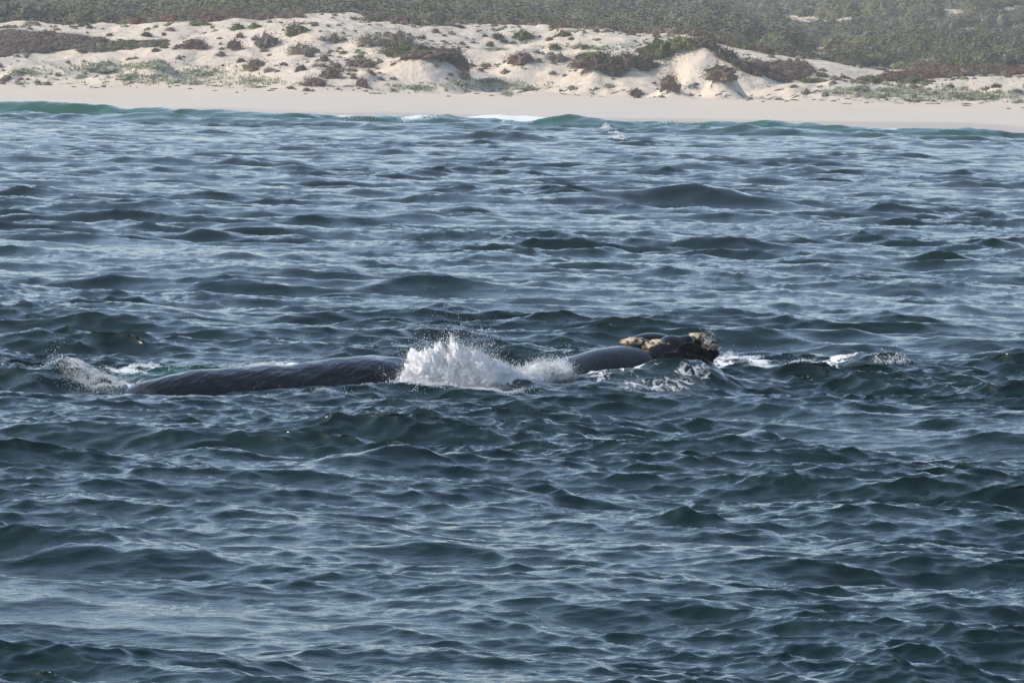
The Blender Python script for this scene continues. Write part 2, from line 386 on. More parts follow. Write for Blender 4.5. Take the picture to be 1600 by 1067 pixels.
    h = h * damp + surf + 0.22 * fbm(X / 4.5, Y / 5.5, 3, 121) * sstep(-150, -70, t) * (1 - sstep(-10, 0, t))
    h += 0.05 * np.clip(t, 0, 20) * sstep(0, 4, t)
    h -= np.clip(t - 9, 0, None) * 0.3
    shallow_lit_crest = sstep(-120, -30, t + 18 * vnoise(X / 20, Y / 30, 26)) * 0.55 + 0.45 * lip  # shallows, plus crests painted greener for light passing through thin water
    foam = .52 * bore * (.7 + .9 * vnoise(X / 4, Y / 6, 25)) + 1.0 * sstep(-14, -6, t + 4 * vnoise(X / 8, Y / 8, 27)) + 0.8 * lip * sstep(0.05, 0.6, vnoise(X / 5, Y / 8, 28)) + 0.6 * sstep(-70, -30, t) * sstep(0.2, .8, vnoise(X / 6, Y / 10, 29))
    cap = dict()
    for pts, rx, ry, st in FOAM:
        pw = [Wt(*p, 0.1) for p in pts]
        best = np.zeros_like(h)
        lo, hi = min(p[1] for p in pw) - 4 * ry, max(p[1] for p in pw) + 4 * ry
        r0, r1 = np.searchsorted(ys, [lo, hi])
        Xs, Ys_ = X[r0:r1], Y[r0:r1]
        for a, b in zip(pw[:-1], pw[1:]):
            ax, ay, bx, by = a[0] / rx, a[1] / ry, b[0] / rx, b[1] / ry
            qx, qy = Xs / rx, Ys_ / ry
            L2 = (bx - ax) ** 2 + (by - ay) ** 2 + 1e-9
            k_ = np.clip(((qx - ax) * (bx - ax) + (qy - ay) * (by - ay)) / L2, 0, 1)
            dd = (qx - ax - k_ * (bx - ax)) ** 2 + (qy - ay - k_ * (by - ay)) ** 2
            best[r0:r1] = np.maximum(best[r0:r1], st * np.exp(-dd))
        foam = np.maximum(foam, best)
    near = np.exp(-((X + 6.0) / 1.3) ** 2 - ((Y - 101) / 3.0) ** 2)      # thin green water over the tail
    shallow_lit_crest = np.maximum(shallow_lit_crest, 0.5 * near)
    V = np.stack([X + dx * damp, Y + dy * damp, h], -1).reshape(-1, 3)
    me = mesh_np('sea', V, grid_faces(*X.shape))
    attr(me, 'shallow_lit_crest', shallow_lit_crest); attr(me, 'foam', np.clip(foam, 0, 1))
    obj('sea', me, M_SEA, kind='structure', label='choppy dark teal sea with small wind waves', category='sea')
    return X, Y, h
SX, SY, SH = build_sea()
_ys, _us = SY[:, 0], SX[0] / SY[0, 0]
def sea_z(x, y):
    i = np.clip(np.searchsorted(_ys, y), 1, len(_ys) - 1); j = np.clip(np.searchsorted(_us, x / y), 1, len(_us) - 1)
    a = (y - _ys[i - 1]) / (_ys[i] - _ys[i - 1]); b = (x / y - _us[j - 1]) / (_us[j] - _us[j - 1])
    return (SH[i - 1, j - 1] * (1 - b) + SH[i - 1, j] * b) * (1 - a) + (SH[i, j - 1] * (1 - b) + SH[i, j] * b) * a

# ------------------------------------------------------------------ the whale
def loft(pts, nseg=48, sub=6):
    a = np.array(pts, float)                                  # x, Y, ztop, half width, half height
    s = np.arange(len(a)); ss = np.linspace(0, len(a) - 1, (len(a) - 1) * sub + 1)
    def cub(c):
        d = np.gradient(c); i = np.clip(ss.astype(int), 0, len(a) - 2); f = ss - i
        return (2*f**3-3*f**2+1)*c[i] + (f**3-2*f**2+f)*d[i] + (-2*f**3+3*f**2)*c[i+1] + (f**3-f**2)*d[i+1]
    q = np.stack([cub(a[:, i]) for i in range(5)], 1)
    tang = np.gradient(q[:, :2], axis=0); tang /= np.linalg.norm(tang, axis=1)[:, None]
    th = np.linspace(0, 2 * np.pi, nseg, endpoint=False)
    V = []
    for (x, y, zt, wd, r), tg in zip(q, tang):
        wd, r = max(wd, .03), max(r, .03)
        n = np.array([-tg[1], tg[0]])
        for t in th:
            V.append((x + n[0] * wd * math.cos(t), y + n[1] * wd * math.cos(t), zt - r + r * math.sin(t)))
    nr = len(q); F = []
    for i in range(nr - 1):
        for j in range(nseg):
            F.append((i * nseg + j, i * nseg + (j + 1) % nseg, (i + 1) * nseg + (j + 1) % nseg, (i + 1) * nseg + j))
    return V, F, [list(range(nseg))[::-1], list(range((nr - 1) * nseg, nr * nseg))]
def build_whale():
    base = P(660, 590, 101)
    root = bpy.data.objects.new('whale', None); col.objects.link(root); root.location = base
    root['label'] = 'dark whale at the surface, its long back and crusted head rising out of the water'; root['category'] = 'whale'
    prof = [(60, 655, 97.0, .22, .3), (130, 650, 97.2, .45, .5), (196, 618, 97.5, .7, .7), (222, 597, 97.7, .9, .85), (300, 581, 98.1, 1.1, 1.05), (400, 572, 98.7, 1.25, 1.2),
            (480, 566, 99.1, 1.35, 1.3), (560, 558, 99.6, 1.42, 1.4), (620, 557, 100.1, 1.45, 1.45), (700, 566, 100.8, 1.45, 1.4), (780, 577, 101.6, 1.4, 1.35),
            (850, 571, 102.3, 1.3, 1.25), (895, 558, 102.8, 1.15, 1.15), (940, 545, 103.2, 1.05, 1.1), (978, 540, 103.6, .95, 1.05), (1012, 545, 104.0, .85, .95),
            (1050, 550, 104.4, .75, .85), (1090, 553, 104.8, .6, .7), (1115, 570, 105.0, .42, .55), (1132, 592, 105.2, .2, .3)]
    pts = []
    for px, py, Y, wd, r in prof:
        p = P(px, py, Y); k_ = np.interp(px, [200, 300, 800, 900], [.85, .62, .62, 1]); pts.append((p[0], p[1], p[2], wd * (.4 + .6 * k_), r * k_))
    V, F, caps = loft(pts)
    bm = bmesh.new()
    vs_ = [bm.verts.new(Vector(v) - Vector(base)) for v in V]
    for f in F + caps: bm.faces.new([vs_[i] for i in f])
    lobes = [(1020, 534, 104.7, .42, .32, .17), (1050, 542, 104.0, .30, .30, .22), (1073, 535, 103.9, .17, .22, .15), (1092, 541, 104.6, .36, .3, .18), (1108, 549, 104.7, .22, .3, .15),
             (1035, 550, 103.8, .3, .3, .2)]
    for px, py, Y, a, b, c in lobes:
        p = Vector(P(px, py, Y)) - Vector(base)
        bmesh.ops.create_icosphere(bm, subdivisions=3, radius=1, matrix=Matrix.Translation(p) @ Matrix.Diagonal((a, b, c, 1)))
    bmesh.ops.recalc_face_normals(bm, faces=bm.faces)
    tmp = bpy.data.meshes.new('tmp'); bm.to_mesh(tmp); bm.free()
    to = bpy.data.objects.new('tmp', tmp); col.objects.link(to)
    rm = to.modifiers.new('r', 'REMESH'); rm.mode = 'VOXEL'; rm.voxel_size = 0.05; rm.use_smooth_shade = True
    sm = to.modifiers.new('s', 'SMOOTH'); sm.iterations = 8; sm.factor = 0.5
    dg = bpy.context.evaluated_depsgraph_get()
    me = bpy.data.meshes.new_from_object(to.evaluated_get(dg)); me.name = 'whale_body'
    bpy.data.objects.remove(to)
    for p in me.polygons: p.use_smooth = True
    nrm = [v.normal.copy() for v in me.vertices]
    for v, n_ in zip(me.vertices, nrm):                         # uneven flesh under the skin of the back
        c = v.co; f_ = min(max((1.2 - c.x) / 1.0, .12), 1)
        v.co += n_ * f_ * (.045 * mnoise.noise(Vector((c.x * .9, c.y * .9, c.z * 2.0))) + .022 * mnoise.noise(Vector((c.x * 2.6 + c.z * 2, c.y * 2, c.z * 5 + 7))))
    me.materials.clear(); me.materials.append(M_SKIN)
    obj('body', me, None, root)
    cal = [(992, 534, 104.05, .25, .22, .075, 'tan crusted callosity patch behind the nostrils'), (1028, 542, 103.78, .26, .16, .12, 'broad tan callosity on the near flank of the head'),
           (1092, 526, 104.4, .20, .2, .07, 'tan callosity on top of the snout'), (1110, 538, 104.35, .15, .18, .10, 'mottled callosity at the snout tip')]
    for i, (px, py, Y, a, b, c, lab) in enumerate(cal):
        bm = bmesh.new(); bmesh.ops.create_icosphere(bm, subdivisions=4, radius=1)
        for v in bm.verts:
            n = mnoise.noise(v.co * 2.3 + Vector((i * 5, 0, 0))) * .35 + mnoise.noise(v.co * 6 + Vector((i * 9, 2, 0))) * .25
            v.co *= 1 + n
            v.co = Vector((v.co.x * a, v.co.y * b, v.co.z * c))
        for f in bm.faces: f.smooth = True
        me = bpy.data.meshes.new('callosity'); bm.to_mesh(me); bm.free()
        o = obj('callosity', me, M_CAL, root); o.location = Vector(P(px, py, Y)) - Vector(base); o['label'] = lab
build_whale()

# ------------------------------------------------------------------ white water: drops, froth and splashes
OCT = np.array([[1, 0, 0], [-1, 0, 0], [0, 1, 0], [0, -1, 0], [0, 0, 1], [0, 0, -1]], float)
OCTF = np.array([[0, 2, 4], [2, 1, 4], [1, 3, 4], [3, 0, 4], [2, 0, 5], [1, 2, 5], [3, 1, 5], [0, 3, 5]])
TET = np.array([[1, 0, -.7], [-1, 0, -.7], [0, 1, .7], [0, -1, .7]], float)
TETF = np.array([[0, 2, 3], [1, 3, 2], [0, 1, 2], [1, 0, 3]])
def blobs(name, pos, rad, stretch=None, tiny=False, **props):
    OC, OF = (TET, TETF) if tiny else (OCT, OCTF)
    n = len(pos); pos = np.asarray(pos); rad = np.asarray(rad)
    q = rng.normal(size=(n, 4)); q /= np.linalg.norm(q, axis=1)[:, None]
    w_, x, y, z = q.T
    R = np.stack([1-2*(y*y+z*z), 2*(x*y-z*w_), 2*(x*z+y*w_), 2*(x*y+z*w_), 1-2*(x*x+z*z), 2*(y*z-x*w_), 2*(x*z-y*w_), 2*(y*z+x*w_), 1-2*(x*x+y*y)], -1).reshape(n, 3, 3)
    V = OC[None] * rng.uniform(.6, 1.35, (n, len(OC), 1)) * rad[:, None, None]
    V = np.einsum('nij,nvj->nvi', R, V)
    if stretch is not None:                                   # pull each drop along its flight
        d = stretch; V = V + d[:, None, :] * (V @ d[:, :, None]) * 1.0
    V = V + pos[:, None, :]
    F = (OF[None] + len(OC) * np.arange(n)[:, None, None]).reshape(-1, 3)
    me = mesh_np(name, V.reshape(-1, 3), F, True)
    return obj(name, me, M_FOAM, kind='stuff', **props)
def plume(px0, px1, py0, py1, Y, n_str, v_up, v_side, per=34, depth=.5, lean=0.0, rmax=.022, envelope=None, seed=1):
    g = np.random.default_rng(seed)
    pos, rad, st = [], [], []
    for i in range(n_str):
        f = g.beta(1.6, 1.6)
        px = px0 + (px1 - px0) * f; py = py0 + (py1 - py0) * f
        p0 = P(px, py, Y + g.normal() * depth * .5)
        env = envelope(f) if envelope else 1.0
        vz = v_up * env * abs(g.normal(.62, .28)); vx = g.normal(lean + (f - .5) * v_side, .35); vy = g.normal(0, .3)
        T = vz / 9.8 * g.uniform(.7, 1.5)
        clump = g.uniform(.5, 1.3)
        for tt in np.sort(g.uniform(0, 1, per)) * T:
            jit = g.normal(size=3) * (.012 + .035 * tt / max(T, .01))
            pos.append(p0 + np.array([vx * tt, vy * tt, vz * tt - 4.9 * tt * tt]) + jit)
            rad.append(clump * min(g.lognormal(-.9, .55), 1.6) * rmax * (1.15 - .75 * tt / max(T, .01)))
            d = np.array([vx, vy, vz - 9.8 * tt]); st.append(d / (np.linalg.norm(d) + 1e-6) * .9)
    return np.array(pos), np.array(rad), np.array(st)
def heap(spots, per, r0, r1, g):
    """froth lying on the water: spots of (px, py, width m, depth m, height m)"""
    pos, rad = [], []
    for px, py, wd, dp, hh in spots:
        c = Wt(px, py, 0.1)
        m = int(per * wd * dp)
        a = np.clip(g.normal(size=(m, 2)) * .42, -1.3, 1.3)
        lump = .45 + .75 * vnoise(a[:, 0] * wd * 5 + px, a[:, 1] * dp * 4, 77) + .4 * vnoise(a[:, 0] * wd * 14 + px, a[:, 1] * dp * 11, 78)
        top = np.clip(hh * np.exp(-(a ** 2).sum(1) * 1.6) * lump, 0, None)
        x = c[0] + a[:, 0] * wd; y = c[1] + a[:, 1] * dp
        z = sea_z(x, y) + top * g.uniform(.25, 1, m) ** .5 - .01 + g.normal(size=m) * .008
        keep = (lump > .25)
        pos.append(np.stack([x, y, z], 1)[keep]); rad.append(g.uniform(r0, r1, m)[keep])
    return np.concatenate(pos), np.concatenate(rad)
def merge(*ps):
    pos = np.concatenate([p[0] for p in ps]); rad = np.concatenate([p[1] for p in ps])
    st = np.concatenate([p[2] if len(p) > 2 else np.zeros((len(p[0]), 3)) for p in ps])
    return pos, rad, st
def core(lumps, seed):
    """the dense heart of a splash: ragged overlapping lumps of white water, (px, py, Y, half width, half depth, half height)"""
    V, F = [], []
    nu, nv = 72, 44
    for k_, (px, py, Y, a, b, c) in enumerate(lumps):
        c0 = P(px, py, Y)
        th, ph = np.meshgrid(np.linspace(0, 2 * np.pi, nu, endpoint=False), np.linspace(-np.pi / 2, np.pi / 2, nv))
        d = np.stack([np.cos(th) * np.cos(ph), np.sin(th) * np.cos(ph), np.sin(ph)], -1).reshape(-1, 3)
        q = d * np.array([a, b, c]) * 1.0
        nn = np.array([mnoise.fractal(Vector(v) * 3.2 + Vector((k_ * 7 + seed, 0, 0)), 0.8, 2.1, 5) for v in q])
        streak = np.array([mnoise.noise(Vector((v[0] * 14 - v[2] * 3, v[1] * 9, v[2] * 3 + k_))) for v in q])
        q = q * (1 + .42 * nn + .10 * streak)[:, None]
        tooth = np.array([mnoise.fractal(Vector((v[0] * 4 + v[2] * 2.5 + k_, v[1] * 4, v[2] * 1.6)), 0.75, 2.2, 5) for v in q])
        q[:, 2] += np.clip(d[:, 2], 0, 1) * c * .6 * tooth; q[:, 0] -= np.clip(d[:, 2], 0, 1) * .12 * tooth
        i0 = sum(len(v) for v in V)
        V.append(q + c0)
        F += [(i0 + j * nu + i, i0 + j * nu + (i + 1) % nu, i0 + (j + 1) * nu + (i + 1) % nu, i0 + (j + 1) * nu + i) for j in range(nv - 1) for i in range(nu)]
    return np.concatenate(V), np.array(F)
def splashes():
    g = np.random.default_rng(11)
    # the big burst over the animal's shoulder
    env = lambda f: np.interp(f, [0, .1, .3, .5, .7, .85, 1], [.62, .85, 1.02, .95, 1.0, .85, .5])
    a = plume(636, 775, 604, 598, 99.2, 1900, 3.6, 1.5, 46, .5, .1, .0085, env, 1)
    b = plume(640, 790, 600, 594, 98.9, 110, 4.6, 2.0, 16, .4, .1, .008, env, 2)
    c = plume(600, 650, 596, 602, 99.0, 90, 1.9, 1.0, 20, .5, -.2, .009, None, 8)
    hp = heap([(625, 602, .35, .9, .07), (650, 604, .5, 1.0, .2), (700, 602, .9, 1.2, .4), (750, 598, .8, 1.2, .35), (790, 595, .7, 1.3, .25), (720, 606, 1.2, .6, .1)], 9000, .004, .010, g)
    p, r, s = merge(a, b, c, hp)
    burst = blobs('splash', p, r, s, label='tall white burst of spray at the middle of the whale', category='splash', group='white water round the whale')
    V, F = core([(676, 580, 99.3, .38, .45, .40), (712, 580, 99.4, .38, .45, .42), (744, 583, 99.5, .32, .4, .34), (660, 590, 99.2, .34, .4, .26), (765, 592, 99.6, .4, .4, .22), (795, 594, 99.9, .35, .4, .16), (822, 591, 100.6, .3, .4, .10), (846, 584, 101.2, .24, .35, .16), (872, 580, 101.6, .26, .35, .15), (640, 598, 99.0, .16, .3, .12)], 3)
    me = mesh_np('dense_spray', V, F); obj('dense_spray', me, M_FOAM, burst, kind='stuff')
    nn = np.empty(len(V) * 3, np.float32); me.vertices.foreach_get('normal', nn); nn = nn.reshape(-1, 3)     # fine spray that softens its edge
    i = g.integers(0, len(V), 42000); off = g.exponential(.035, len(i)); up = np.clip(V[i][:, 2:] - .1, 0, 1)
    mp = V[i] + nn[i] * off[:, None] + g.normal(size=(len(i), 3)) * .02 + np.array([-.02, 0, .07]) * (up * g.exponential(.8, (len(i), 1)))
    spray = blobs('fine_spray', mp, np.clip(g.lognormal(-5.35, .45, len(i)), .002, .012), None, tiny=True)
    spray.parent = burst
    a = plume(815, 890, 592, 582, 101.3, 520, 2.35, 1.0, 26, .5, 0, .008, None, 3)
    hp = heap([(800, 590, .6, 1.3, .14), (835, 583, .7, 1.3, .3), (870, 580, .7, 1.2, .26), (905, 580, .4, 1.0, .1)], 10000, .004, .009, g)
    p, r, s = merge(a, hp)
    blobs('splash', p, r, s, label='lower white froth between the tall spray and the smooth head hump', category='splash', group='white water round the whale')
    a = plume(78, 96, 580, 578, 100.4, 40, 3.0, .5, 14, .2, -.3, .010, None, 4)
    hp = heap([(118, 586, .45, .9, .10), (100, 584, .5, 1.2, .05), (130, 590, .5, 1.2, .05), (140, 592, .4, .8, .09), (105, 580, .3, .7, .12), (165, 594, .4, .8, .08), (40, 578, .25, .5, .05)], 16000, .003, .007, g)
    p, r, s = merge(a, hp)
    blobs('splash', p, r, s, label='small curling splash over the submerged tail', category='splash', group='white water round the whale')
    hp = heap([(160 + 22 * i, 579 - 1.3 * i, .33, 1.3, .07 + .07 * g.random()) for i in range(13)], 5000, .004, .011, g)
    blobs('foam_line', hp[0], hp[1], None, label='lacy foam line along the far side of the whale back', category='foam', group='white water round the whale')
    hp = heap([(1120, 553, .3, .7, .12), (1140, 556, .3, .8, .14), (1090, 573, .4, .8, .04), (1150, 549, .25, .6, .10), (1050, 583, .5, .8, .03), (1000, 586, .5, .7, .02), (1115, 563, .4, .8, .06)], 5000, .004, .010, g)
    a = plume(1096, 1112, 536, 540, 104.2, 30, 2.2, .5, 14, .15, .2, .011, None, 5)
    p, r, s = merge(a, hp)
    blobs('foam_line', p, r, s, label='broken foam washing round the crusted snout', category='foam', group='white water round the whale')
    hp = heap([(1170 + 17 * i, 566 + 9 * math.sin(i * .55), .32, .45, .05) for i in range(12)], 6000, .004, .009, g)
    blobs('foam_line', hp[0], hp[1], None, label='thin string of foam trailing ahead of the snout', category='foam', group='white water round the whale')
    a = plume(1360, 1420, 566, 566, 104.6, 60, 1.9, .8, 14, .3, 0, .012, None, 6)
    hp = heap([(1365, 564, .4, .7, .10), (1390, 562, .45, .8, .16), (1412, 567, .3, .6, .07)], 8000, .004, .011, g)
    p, r, s = merge(a, hp)
    blobs('splash', p, r, s, label='small breaking crest of white water ahead of the whale', category='splash', group='white water round the whale')
    hp = heap([(948, 204, .8, 2.5, .75), (958, 210, 1.1, 3.0, .3), (966, 217, .9, 3.0, .12)], 500, .03, .07, g)
    blobs('whitecap', hp[0], hp[1], None, label='small lone whitecap just before the surf', category='whitecap')
    hp = heap([(1030, 299, .7, 1.6, .2), (1052, 302, .6, 1.6, .14)], 1100, .014, .03, g)
    blobs('whitecap', hp[0], hp[1], None, label='thin whitecap on the long dark crest in the far water', category='whitecap')
    hp = heap([(x_, 609 - .004 * (x_ - 230) + g.normal() * 1.5, g.uniform(.12, .3), .16, .025) for x_ in (232, 250, 268, 330, 352, 420, 505, 540, 575, 598, 615, 630)], 5200, .003, .007, g)  # white specks: bits of foam, and a stand-in for the waterline's bright highlight
    blobs('foam_line', hp[0], hp[1], None, label='broken thread of foam, doubling as a painted waterline highlight, where the near side of the back meets the sea', category='foam', group='white water round the whale')
    # loose drops flung high
    pos, rad = [], []
    for px, py, n, sx, sy in ((720, 520, 40, 35, 7), (520, 523, 8, 60, 8), (745, 512, 14, 30, 8), (660, 535, 14, 10, 12), (1150, 545, 10, 20, 6), (85, 545, 10, 8, 8)):
        for i in range(n):
            pos.append(P(px + g.normal() * sx, py + g.normal() * sy, 99.5 + g.normal() * .4)); rad.append(min(g.lognormal(-5.0, .5), .016))
    blobs('flying_drops', np.array(pos), np.array(rad), None, label='scattered single drops flying above the spray', category='drops', group='white water round the whale')
splashes()

# ------------------------------------------------------------------ dune shrubs
def shrub_mesh(name, seed, n, leaf, tumble=.7, ragged=.25):
    """a low dome of many leaf-sized faces round a twiggy core, one unit wide and one unit high"""
    g = np.random.default_rng(seed)
    th = g.uniform(0, 2 * np.pi, n); cz = g.uniform(0.02, 1, n)
    sr = np.sqrt(1 - cz ** 2)
    d = np.stack([np.cos(th) * sr, np.sin(th) * sr, cz], 1)
    lump = 1 + ragged * np.array([mnoise.noise(Vector(v) * 2.2 + Vector((seed * 3.1, 0, 0))) + .6 * mnoise.noise(Vector(v) * 5 + Vector((seed, 4, 0))) for v in d])
    r = lump * g.uniform(.66, 1.08, n)
    c = d * r[:, None] * np.array([.5, .5, 1.0])
    a = d + g.normal(size=(n, 3)) * tumble; a /= np.linalg.norm(a, axis=1)[:, None]
    t1 = np.cross(a, g.normal(size=(n, 3))); t1 /= np.linalg.norm(t1, axis=1)[:, None]; t2 = np.cross(a, t1)
    s = leaf * g.uniform(.6, 1.4, n)[:, None]
    V = np.stack([c - t1 * s, c + t2 * s * .7, c + t1 * s, c - t2 * s * .7], 1).reshape(-1, 3)
    F = np.arange(4 * n).reshape(n, 4)
    nu, nv = 18, 6
    core = []
    for j in range(nv):
        for i in range(nu):
            aa, e = i / nu * 2 * np.pi, j / (nv - 1) * np.pi / 2
            v = Vector((math.cos(aa) * math.cos(e), math.sin(aa) * math.cos(e), math.sin(e)))
            rr = .70 * (1 + ragged * (mnoise.noise(v * 2.2 + Vector((seed * 3.1, 0, 0))) + .6 * mnoise.noise(v * 5 + Vector((seed, 4, 0)))))
            core.append((v.x * rr * .5, v.y * rr * .5, v.z * rr - .12 * (j == 0)))
    CF = [(len(V) + j * nu + i, len(V) + j * nu + (i + 1) % nu, len(V) + (j + 1) * nu + (i + 1) % nu, len(V) + (j + 1) * nu + i) for j in range(nv - 1) for i in range(nu)]
    return mesh_np(name, np.concatenate([V, np.array(core)]), np.concatenate([F, np.array(CF)]), False)
SHRUBS = {}
def shrub_data(kind, var):
    k_ = (kind, var)
    if k_ not in SHRUBS:
        me = shrub_mesh('shrub_' + kind, 3 + var * 7 + len(SHRUBS), 560, .038, ragged=.75); me.materials.append(LEAF[kind]); SHRUBS[k_] = me
    return SHRUBS[k_]
def hit(px, py, y0=660, y1=1300):
    d = ray(px, py); Y = np.arange(y0, y1, .5); t = Y / d[1]
    x = d[0] * t; z = H + d[2] * t
    g = land(x, Y) > z
    i = int(np.argmax(g)) if g.any() else len(Y) - 1
    return np.array([x[i], Y[i], land(x[i:i+1], Y[i:i+1])[0]])
_n = [0]
LAND = [(82, 70, 'the wide brown scrub mat'), (229, 54, 'the dark oval shrub'), (303, 68, 'the dark brown scrub wedge'), (366, 70, 'the peaked brown bush'), (385, 43, 'the two bright green crest shrubs'),
        (462, 46, 'the large bright green bush'), (418, 65, 'the tall grey brown clump'), (470, 78, 'the broad grey mat'), (398, 100, 'the low brown hummock bush'), (515, 114, 'the brown domed shrub'),
        (490, 128, 'the trailing brown shrub'), (580, 64, 'the grey green thicket'), (660, 85, 'the central mound'), (778, 58, 'the lone dark green bush'), (817, 57, 'the wide green crest bush'),
        (815, 92, 'the overhanging brown scrub'), (870, 92, 'the grey scrub lip'), (928, 96, 'the round mound'), (1036, 85, 'the green ridge bush'), (1100, 68, 'the steep ridge summit'),
        (1128, 125, 'the little mound'), (1046, 134, 'the little sand cone'), (1212, 112, 'the rusty flat'), (1360, 124, 'the green shrub between hollows'), (1431, 126, 'the long green shrub'),
        (1285, 85, 'the bare sand hollow'), (1475, 28, 'the sandy clearing on the hill'), (1558, 135, 'the dark grassland bush')]
_used = set()
def single_out(px, py, what, fallback):      # says which one it is by its look and the landmark it grows by
    for lx, ly, nm in sorted(LAND, key=lambda a: math.hypot(a[0] - px, (a[1] - py) * 2.5))[:7]:
        dx, dy = px - lx, py - ly
        v = 'above' if dy < -5 else 'below' if dy > 5 else ''
        h_ = ('far left' if dx < -70 else 'left') if dx < -12 else ('far right' if dx > 70 else 'right') if dx > 12 else ''
        rel = (v + ' and ' + h_ + ' of' if v and h_ else v if v else h_ + ' of' if h_ else 'right beside')
        lab = what + ' ' + rel + ' ' + nm
        if lab not in _used:
            _used.add(lab); return lab
    return fallback
def shrub(px, py, wpx, hpx, kind, label, group=None):
    if not group and px > 560 and ('mound' in label or 'ridge' in label): wpx, hpx = wpx * 1.3, hpx * 1.4
    p = hit(px, py)
    s = K * p[1]
    o = obj('dune_shrub', shrub_data(kind, _n[0] % 3)); _n[0] += 1
    wd, hh = wpx * s, hpx * s
    o.location = (p[0], p[1] + wd * .25, float(land(np.array([p[0]]), np.array([p[1] + wd * .25]))[0]) - .10 * hh)
    o.scale = (wd * 1.0, wd * random.uniform(.7, 1.0), hh * 1.0)
    o.rotation_euler = (0, 0, random.choice((0, math.pi)) + random.uniform(-.3, .3))
    o['label'] = label; o['category'] = 'shrub'
    if group: o['group'] = group
    return o
# px, py of the foot, width and height in photograph pixels, look, label
NAMED = [
    (309, 42, 42, 10, 'green', 'olive green shrub on the pale crest above the left dune'),
    (371, 48, 28, 13, 'green', 'first bright green shrub under the rusty crest'),
    (398, 46, 26, 11, 'green', 'second bright green shrub just beside the first under the crest'),
    (462, 56, 46, 20, 'green', 'large bright green bush high on the bare left dune'),
    (494, 41, 11, 8, 'dark', 'tiny dark bush beside the large bright green bush'),
    (229, 59, 21, 9, 'dark', 'dark oval shrub alone on the pale upper left slope'),
    (256, 57, 9, 7, 'dark', 'small round dark bush next to the dark oval shrub'),
    (303, 78, 52, 18, 'brown', 'wedge of dark brown scrub on the middle of the left dune'),
    (366, 80, 32, 20, 'brown', 'peaked brown bush between the dark wedge and the grey clump'),
    (375, 60, 16, 10, 'brown', 'small brown bush on bare sand under the green pair'),
    (418, 76, 44, 24, 'grey', 'tall grey brown clump in the hummocks of the left dune'),
    (470, 86, 54, 20, 'grey', 'broad grey mat sloping down to the bare sand'),
    (506, 97, 20, 12, 'brown', 'brown tuft alone at the foot of the bare sand slope'),
    (398, 108, 42, 18, 'brown', 'brown bush in the low hummocks above the pale herbs'),
    (470, 112, 22, 12, 'dark', 'dark rounded bush in the line of low brown scrub'),
    (515, 124, 44, 22, 'brown', 'brown domed shrub at the end of the lower left hummocks'),
    (490, 136, 52, 17, 'brown', 'brown shrub trailing down to the beach below the dome'),
    (580, 74, 58, 20, 'grey', 'grey green thicket above the central bare hollow'),
    (623, 67, 42, 14, 'grey', 'grey shrub behind the tall central mound'),
    (613, 82, 26, 16, 'dark', 'dark bush touching the green flank of the central mound'),
    (645, 92, 80, 16, 'green', 'bright green mat covering the flank of the central mound'),
    (690, 88, 54, 13, 'dark', 'dark shrub capping the central mound'),
    (668, 97, 70, 9, 'brown', 'brown fringe hanging below the cap of the central mound'),
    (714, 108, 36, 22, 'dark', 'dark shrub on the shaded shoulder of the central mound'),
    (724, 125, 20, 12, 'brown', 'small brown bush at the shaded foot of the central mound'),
    (564, 106, 42, 14, 'brown', 'brown tuft on a low hummock before the central mound'),
    (566, 137, 26, 18, 'brown', 'brown bush on a small cone of sand near the beach'),
    (778, 64, 23, 13, 'dark', 'dark green bush alone on the upper middle sand'),
    (817, 65, 46, 18, 'green', 'wide green bush below the middle of the crest'),
    (881, 59, 32, 14, 'green', 'green bush on the crest beyond the wide green one'),
    (815, 101, 52, 20, 'brown', 'brown overhanging scrub on the lip of the middle hollow'),
    (871, 98, 46, 13, 'grey', 'grey brown scrub at the far end of the hollow lip'),
    (867, 81, 22, 10, 'green', 'small green bush above the hollow lip'),
    (928, 100, 46, 12, 'green', 'green cap on the round mound beside the ridge'),
    (922, 117, 58, 14, 'brown', 'brown skirt of twigs below the green mound cap'),
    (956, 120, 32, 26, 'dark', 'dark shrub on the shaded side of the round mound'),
    (977, 111, 42, 20, 'brown', 'brown shrub where the ridge leaves the round mound'),
    (1004, 111, 50, 20, 'dark', 'dark shrub along the middle of the ridge'),
    (1036, 95, 66, 20, 'green', 'bright green bush along the top of the ridge'),
    (1066, 88, 40, 16, 'green', 'green bush just below the summit of the ridge'),
    (1094, 74, 38, 12, 'brown', 'brown bush crowning the summit of the steep ridge'),
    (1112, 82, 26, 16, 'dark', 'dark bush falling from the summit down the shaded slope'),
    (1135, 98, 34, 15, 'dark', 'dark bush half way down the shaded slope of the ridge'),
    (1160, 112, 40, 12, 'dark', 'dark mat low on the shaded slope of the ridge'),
    (1127, 118, 42, 9, 'green', 'olive cap on the little mound below the ridge'),
    (1128, 133, 50, 15, 'brown', 'brown skirt of the little mound below the ridge'),
    (1046, 143, 30, 20, 'brown', 'brown bush on the little cone in front of the ridge'),
    (994, 151, 24, 8, 'brown', 'low brown tuft on the beach edge before the ridge'),
    (1262, 130, 34, 10, 'green', 'small green shrub at the edge of the rusty flat'),
    (1360, 130, 42, 13, 'green', 'green shrub between two bare sand hollows'),
    (1431, 132, 64, 12, 'green', 'long green shrub under the rusty bank'),
    (1558, 138, 20, 7, 'dark', 'dark little bush in the pale grass near the picture edge'),
    (790, 116, 18, 9, 'grey', 'lone grey tuft in the middle of the bare hollow'),
]
for a in NAMED: shrub(*a)
